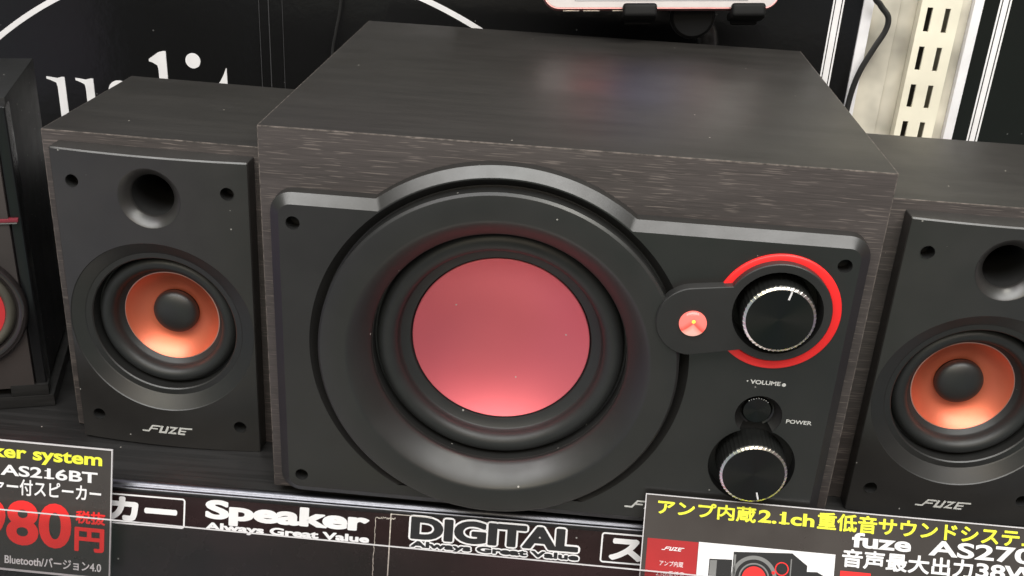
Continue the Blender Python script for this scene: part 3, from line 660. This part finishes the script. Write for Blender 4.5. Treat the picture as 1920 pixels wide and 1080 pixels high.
bm = bmesh.new(); lathe(bm, [(0.0250, -0.0050), (0.0150, -0.0042), (0.0090, -0.0038), (0, -0.0038)], *wc, 80); obj('metal_cone', bm, simple('bright_red_cone', (0.85, 0.06, 0.07), 0.4, 0.5), fs, smooth=50)

# ------------------------------------------------------------------ phone and its holder
PX = Vector((0.9940, 0.0779, 0.0560)).normalized(); PU = Vector((-0.05, 0.34, 0.94)); PU = (PU - PX * PU.dot(PX)).normalized(); PN = PX.cross(PU)
PM = Matrix((PX, PU, PN)).transposed().to_4x4(); PM.translation = Vector((0.0508, 0.2478, 0.2308)) + PU * 0.0389
ph = thing('smartphone', 'rose gold smartphone lying sideways with a lit screen in a black holder', 'phone', PM)
def ppos(w): return lambda a, b: (a, b, w)
bm = bmesh.new(); o = [rrect(-0.0785, 0.0785, -0.0389, 0.0389, 0.0105, 10), rrect(-0.0791, 0.0791, -0.0395, 0.0395, 0.0110, 10)]
lp = tess(bm, [o[0]], ppos(0.0)); a1 = [bm.verts.new((a, b, -0.0014)) for a, b in o[1]]; a2 = [bm.verts.new((a, b, -0.0056)) for a, b in o[1]]
strip(bm, lp[0], a1); strip(bm, a1, a2); lp2 = tess(bm, [o[0]], ppos(-0.0072)); strip(bm, a2, lp2[0])
obj('phone_body', bm, M_PHONEB, ph, smooth=40)
bm = bmesh.new(); prism(bm, [rrect(-0.0778, 0.0778, -0.0382, 0.0382, 0.0100, 10)], 0.0001, 0.0004, XY); fg = obj('front_glass', bm, M_PHONEW, ph, smooth=30)
bm = bmesh.new(); prism(bm, [rect(-0.0575, 0.0575, -0.0338, 0.0338)], 0.0005, 0.0006, XY); obj('screen', bm, M_SCREEN, fg, smooth=0)
bm = bmesh.new()
tess(bm, [rect(-0.0577, 0.0577, -0.0340, 0.0340), rect(-0.0573, 0.0573, -0.0336, 0.0336)[::-1]], ppos(0.0007)); obj('screen_border', bm, M_GREYP, fg, smooth=0)
for a, b in ((-0.0655, -0.0545), (-0.0520, -0.0410), (-0.0325, -0.0240)):
    bm = bmesh.new(); box(bm, a, b, -0.0402, -0.0393, -0.0050, -0.0022, 0.0003); obj('side_button', bm, M_SLOT, ph)
hd = thing('phone_holder', 'black clamp stand behind the subwoofer gripping the smartphone', 'phone holder', T(0.088, 0.284, -0.0052) )
HI = hd.matrix_world.inverted()
for a, b in ((-0.0265, -0.0030), (0.0455, 0.0690)):
    bm = bmesh.new(); box(bm, a, b, -0.0462, -0.0403, -0.0100, 0.0046, 0.0024, 4); box(bm, a + 0.0004, b - 0.0004, -0.0455, -0.0362, 0.0012, 0.0070, 0.0028, 5); box(bm, a + 0.003, b - 0.003, -0.048, -0.0300, -0.0125, -0.0080, 0.001, 2)
    obj('clamp_jaw', bm, M_HOLD, hd, HI @ PM)
bm = bmesh.new(); box(bm, -0.030, 0.072, -0.030, 0.030, -0.0165, -0.0082, 0.002, 3); obj('clamp_back', bm, M_HOLD, hd, HI @ PM)
bm = bmesh.new(); lathe(bm, [(0, -0.0125), (0.0130, -0.0120), (0.0148, -0.0100), (0.0150, -0.0040), (0.0142, 0.0), (0, 0.0)], 0, 0, 64); jd = obj('ball_joint', bm, M_HOLD, hd, HI @ T(0.0735, 0.272, 0.2240) @ Matrix.Rotation(math.radians(-4), 4, 'X'), smooth=40)
bm = bmesh.new(); lathe(bm, [(0.0151, -0.0095), (0.0155, -0.0088), (0.0155, -0.0072), (0.0151, -0.0066)], 0, 0, 64); obj('joint_highlight_ring', bm, simple('joint_highlight_metal', (0.10, 0.10, 0.11), 0.3, 0.6), jd, smooth=40)  # paler metal ring added to stand for the highlight round the joint's edge
bm = bmesh.new(); tube(bm, spline([(0.0780, 0.2760, 0.2260), (0.0850, 0.2795, 0.2130), (0.0880, 0.2820, 0.2020), (0.0885, 0.2840, 0.185), (0.0880, 0.284, 0.10), (0.088, 0.284, 0.002)], 6), [0.0070] * 6 + [0.0078] * 25, 20); obj('neck', bm, simple('worn_black_rubber', (0.032, 0.032, 0.034), 0.35, var=0.4, scale=200), hd, HI, smooth=50)
bm = bmesh.new(); bmesh.ops.create_cone(bm, cap_ends=True, segments=40, radius1=0.0175, radius2=0.0150, depth=0.008, matrix=T(0, 0, 0.0042)); obj('base_foot', bm, M_HOLD, hd)

# ------------------------------------------------------------------ price cards
CL = frame((-0.2335, -0.0135, 0.0245), 0, math.radians(17))
cl = thing('price_card', 'dark price card with a big red number at the lower left corner', 'price card', CL, 'price cards on the shelf front')
bm = bmesh.new(); prism(bm, [rect(-0.098, -0.0003, -0.0740, -0.0016)], -0.0004, 0.0, XY); obj('card_sheet', bm, M_CARD, cl, smooth=0)
bm = bmesh.new(); w = 0.0003
prism(bm, [rect(-0.0986, 0.0002, -0.0750, -0.0010), rect(-0.0980, -0.0004, -0.0739, -0.0017)[::-1]], -0.0006, w, XY); obj('sleeve_edge', bm, M_BEAD, cl, smooth=0)
def right_fit(body, sub, us, ue, bold):      # width of the whole string from the visible tail's width
    return ue - (ue - us) * tw(body, bold) / tw(sub, bold)
b_ = 0.03
text('yellow_lettering', [(('Speaker system', right_fit('Speaker system', 'system', -0.0438, -0.0054, b_), -0.0054, -0.0130, -0.0036, w - 0.0001), dict(bold=b_))], M_YELLOW, cl)
text('white_lettering', [(('AS216BT', -0.0617, -0.0078, -0.0208, -0.0146, w - 0.0001), dict(bold=0.025)),
     (('ウーファー付スピーカー', right_fit('ウーファー付スピーカー', '付スピーカー', -0.0510, -0.0056, 0.02), -0.0056, -0.0313, -0.0222, w - 0.0001), dict(fat=0.00016)),
     (('Bluetooth/バージョン4.0', right_fit('Bluetooth/バージョン4.0', '/バージョン4.0', -0.0385, -0.0048, 0.015), -0.0048, -0.0712, -0.0655, w - 0.0001), dict(fat=0.00010))], M_WHITE, cl)
text('red_lettering', [(('980', right_fit('980', '80', -0.0583, -0.0219, 0.03), -0.0219, -0.0602, -0.0342, w - 0.0001), dict(bold=0.03)),
     (('税抜', -0.0195, -0.0030, -0.0442, -0.0368, w - 0.0001), dict(fat=0.00026)), (('円', -0.0200, -0.0034, -0.0600, -0.0462, w - 0.0001), dict(fat=0.00055))], M_REDP, cl)
CR = frame((0.0531, -0.0125, 0.0258), 0, math.radians(25))
cr = thing('price_card', 'dark price card with yellow headline and a small product picture at lower right', 'price card', CR, 'price cards on the shelf front')
bm = bmesh.new(); prism(bm, [rect(0.0004, 0.215, -0.080, -0.0004)], -0.0004, 0.0, XY); obj('card_sheet', bm, M_CARD, cr, smooth=0)
bm = bmesh.new(); prism(bm, [rect(-0.0002, 0.2156, -0.0806, 0.0001), rect(0.0003, 0.2151, -0.0801, -0.0004)[::-1]], -0.0006, w, XY); obj('sleeve_edge', bm, M_BEAD, cr, smooth=0)
ww = w - 0.0001
text('yellow_lettering', [(('アンプ内蔵', 0.0065, 0.0578, -0.0103, -0.0022, ww), dict(fat=0.00025)), (('2.1ch', 0.0590, 0.0880, -0.0097, -0.0030, ww), dict(bold=0.03)),
     (('重低音サウンドシステム', 0.0895, 0.2035, -0.0104, -0.0012, ww), dict(fat=0.00025))], M_YELLOW, cr)
text('white_lettering', [(('fuze', 0.1080, 0.1384, -0.0181, -0.0103, ww), dict(bold=0.03)), (('AS270', 0.1474, 0.2010, -0.0187, -0.0106, ww), dict(bold=0.025)),
     (('音声最大出力', 0.1036, 0.1706, -0.0287, -0.0191, ww), dict(fat=0.00027)), (('38W', 0.1722, 0.2040, -0.0278, -0.0202, ww), dict(bold=0.03))], M_WHITE, cr)
bm = bmesh.new(); prism(bm, [rect(0.0026, 0.0292, -0.066, -0.0231)], 0.0, 0.00015, XY); rb = obj('red_block', bm, M_REDD, cr, smooth=0)
bm = bmesh.new(); logo_mark(bm, 0.0103, -0.0287, 0.0118, 0.00020, XY, 0.00002); obj('logo', bm, M_WHITE, rb, smooth=0, recalc=False)
bm = bmesh.new()
letters(bm, 'アンプ内蔵', 0.0098, 0.0222, -0.0370, -0.0342, 0.0002); obj('katakana_lettering', bm, M_WHITE, rb, smooth=0, recalc=False)
bm = bmesh.new(); letters(bm, '2.1ch重低音', 0.0084, 0.0232, -0.0425, -0.0394, 0.0002)
obj('channel_lettering', bm, M_WHITE, rb, smooth=0, recalc=False)
bm = bmesh.new(); prism(bm, [rect(0.0294, 0.0832 + 0.017, -0.066, -0.0228)], 0.0, 0.00015, XY); pic = obj('product_picture', bm, simple('white_photo_paper', (0.85, 0.84, 0.86), 0.4), cr, smooth=0)
bm = bmesh.new(); q = 0.00025
prism(bm, [[(0.0478, -0.0600), (0.0478, -0.0262), (0.0780, -0.0242), (0.0862, -0.0300), (0.0862, -0.0600)]], 0.00016, q, XY)
prism(bm, [[(0.0355, -0.0600), (0.0355, -0.0310), (0.0474, -0.0304), (0.0474, -0.0600)]], 0.00016, q, XY)
prism(bm, [[(0.0812, -0.0600), (0.0812, -0.0334), (0.0915, -0.0328), (0.0960, -0.0350), (0.0960, -0.0600)]], 0.00016, q + 0.00004, XY)
tess(bm, [circle(0.0592, -0.0390, 0.0085, 40)], lambda a, b: (a, b, 0.00036)); tess(bm, [circle(0.0732, -0.0328, 0.0022, 24)], lambda a, b: (a, b, 0.00042))
obj('pictured_cabinets', bm, M_BLKP, pic, smooth=0)
bm = bmesh.new()
tess(bm, [circle(0.0592, -0.0390, 0.0118, 48), circle(0.0592, -0.0390, 0.0098, 48)[::-1]], lambda a, b: (a, b, 0.00032)); tess(bm, [rect(0.0482, 0.0492, -0.0600, -0.0275)], lambda a, b: (a, b, 0.00032)); tess(bm, [rect(0.0775, 0.0781, -0.0400, -0.0272)], lambda a, b: (a, b, 0.00032))
tess(bm, [circle(0.0378, -0.0327, 0.0010, 16)], lambda a, b: (a, b, 0.00032)); tess(bm, [circle(0.0592, -0.0390, 0.0080, 40), circle(0.0592, -0.0390, 0.0072, 40)[::-1]], lambda a, b: (a, b, 0.00040))
tess(bm, [[(0.0359, -0.060), (0.0359, -0.0316), (0.0395, -0.0314), (0.0395, -0.060)]], lambda a, b: (a, b, 0.00028))
obj('pictured_highlights', bm, M_GREYP, pic, smooth=0)
bm = bmesh.new(); tess(bm, [circle(0.0592, -0.0390, 0.0062, 40)], lambda a, b: (a, b, 0.00044)); tess(bm, [circle(0.0732, -0.0328, 0.0036, 32), circle(0.0732, -0.0328, 0.0030, 32)[::-1]], lambda a, b: (a, b, 0.00044)); tess(bm, [circle(0.0690, -0.0352, 0.0009, 16)], lambda a, b: (a, b, 0.00044))
obj('pictured_red_parts', bm, M_REDP, pic, smooth=0)
bm = bmesh.new(); prism(bm, [rect(0.1034, 0.1190, -0.066, -0.0309)], 0.0, 0.00015, XY); obj('red_tag', bm, M_REDP, cr, smooth=0)
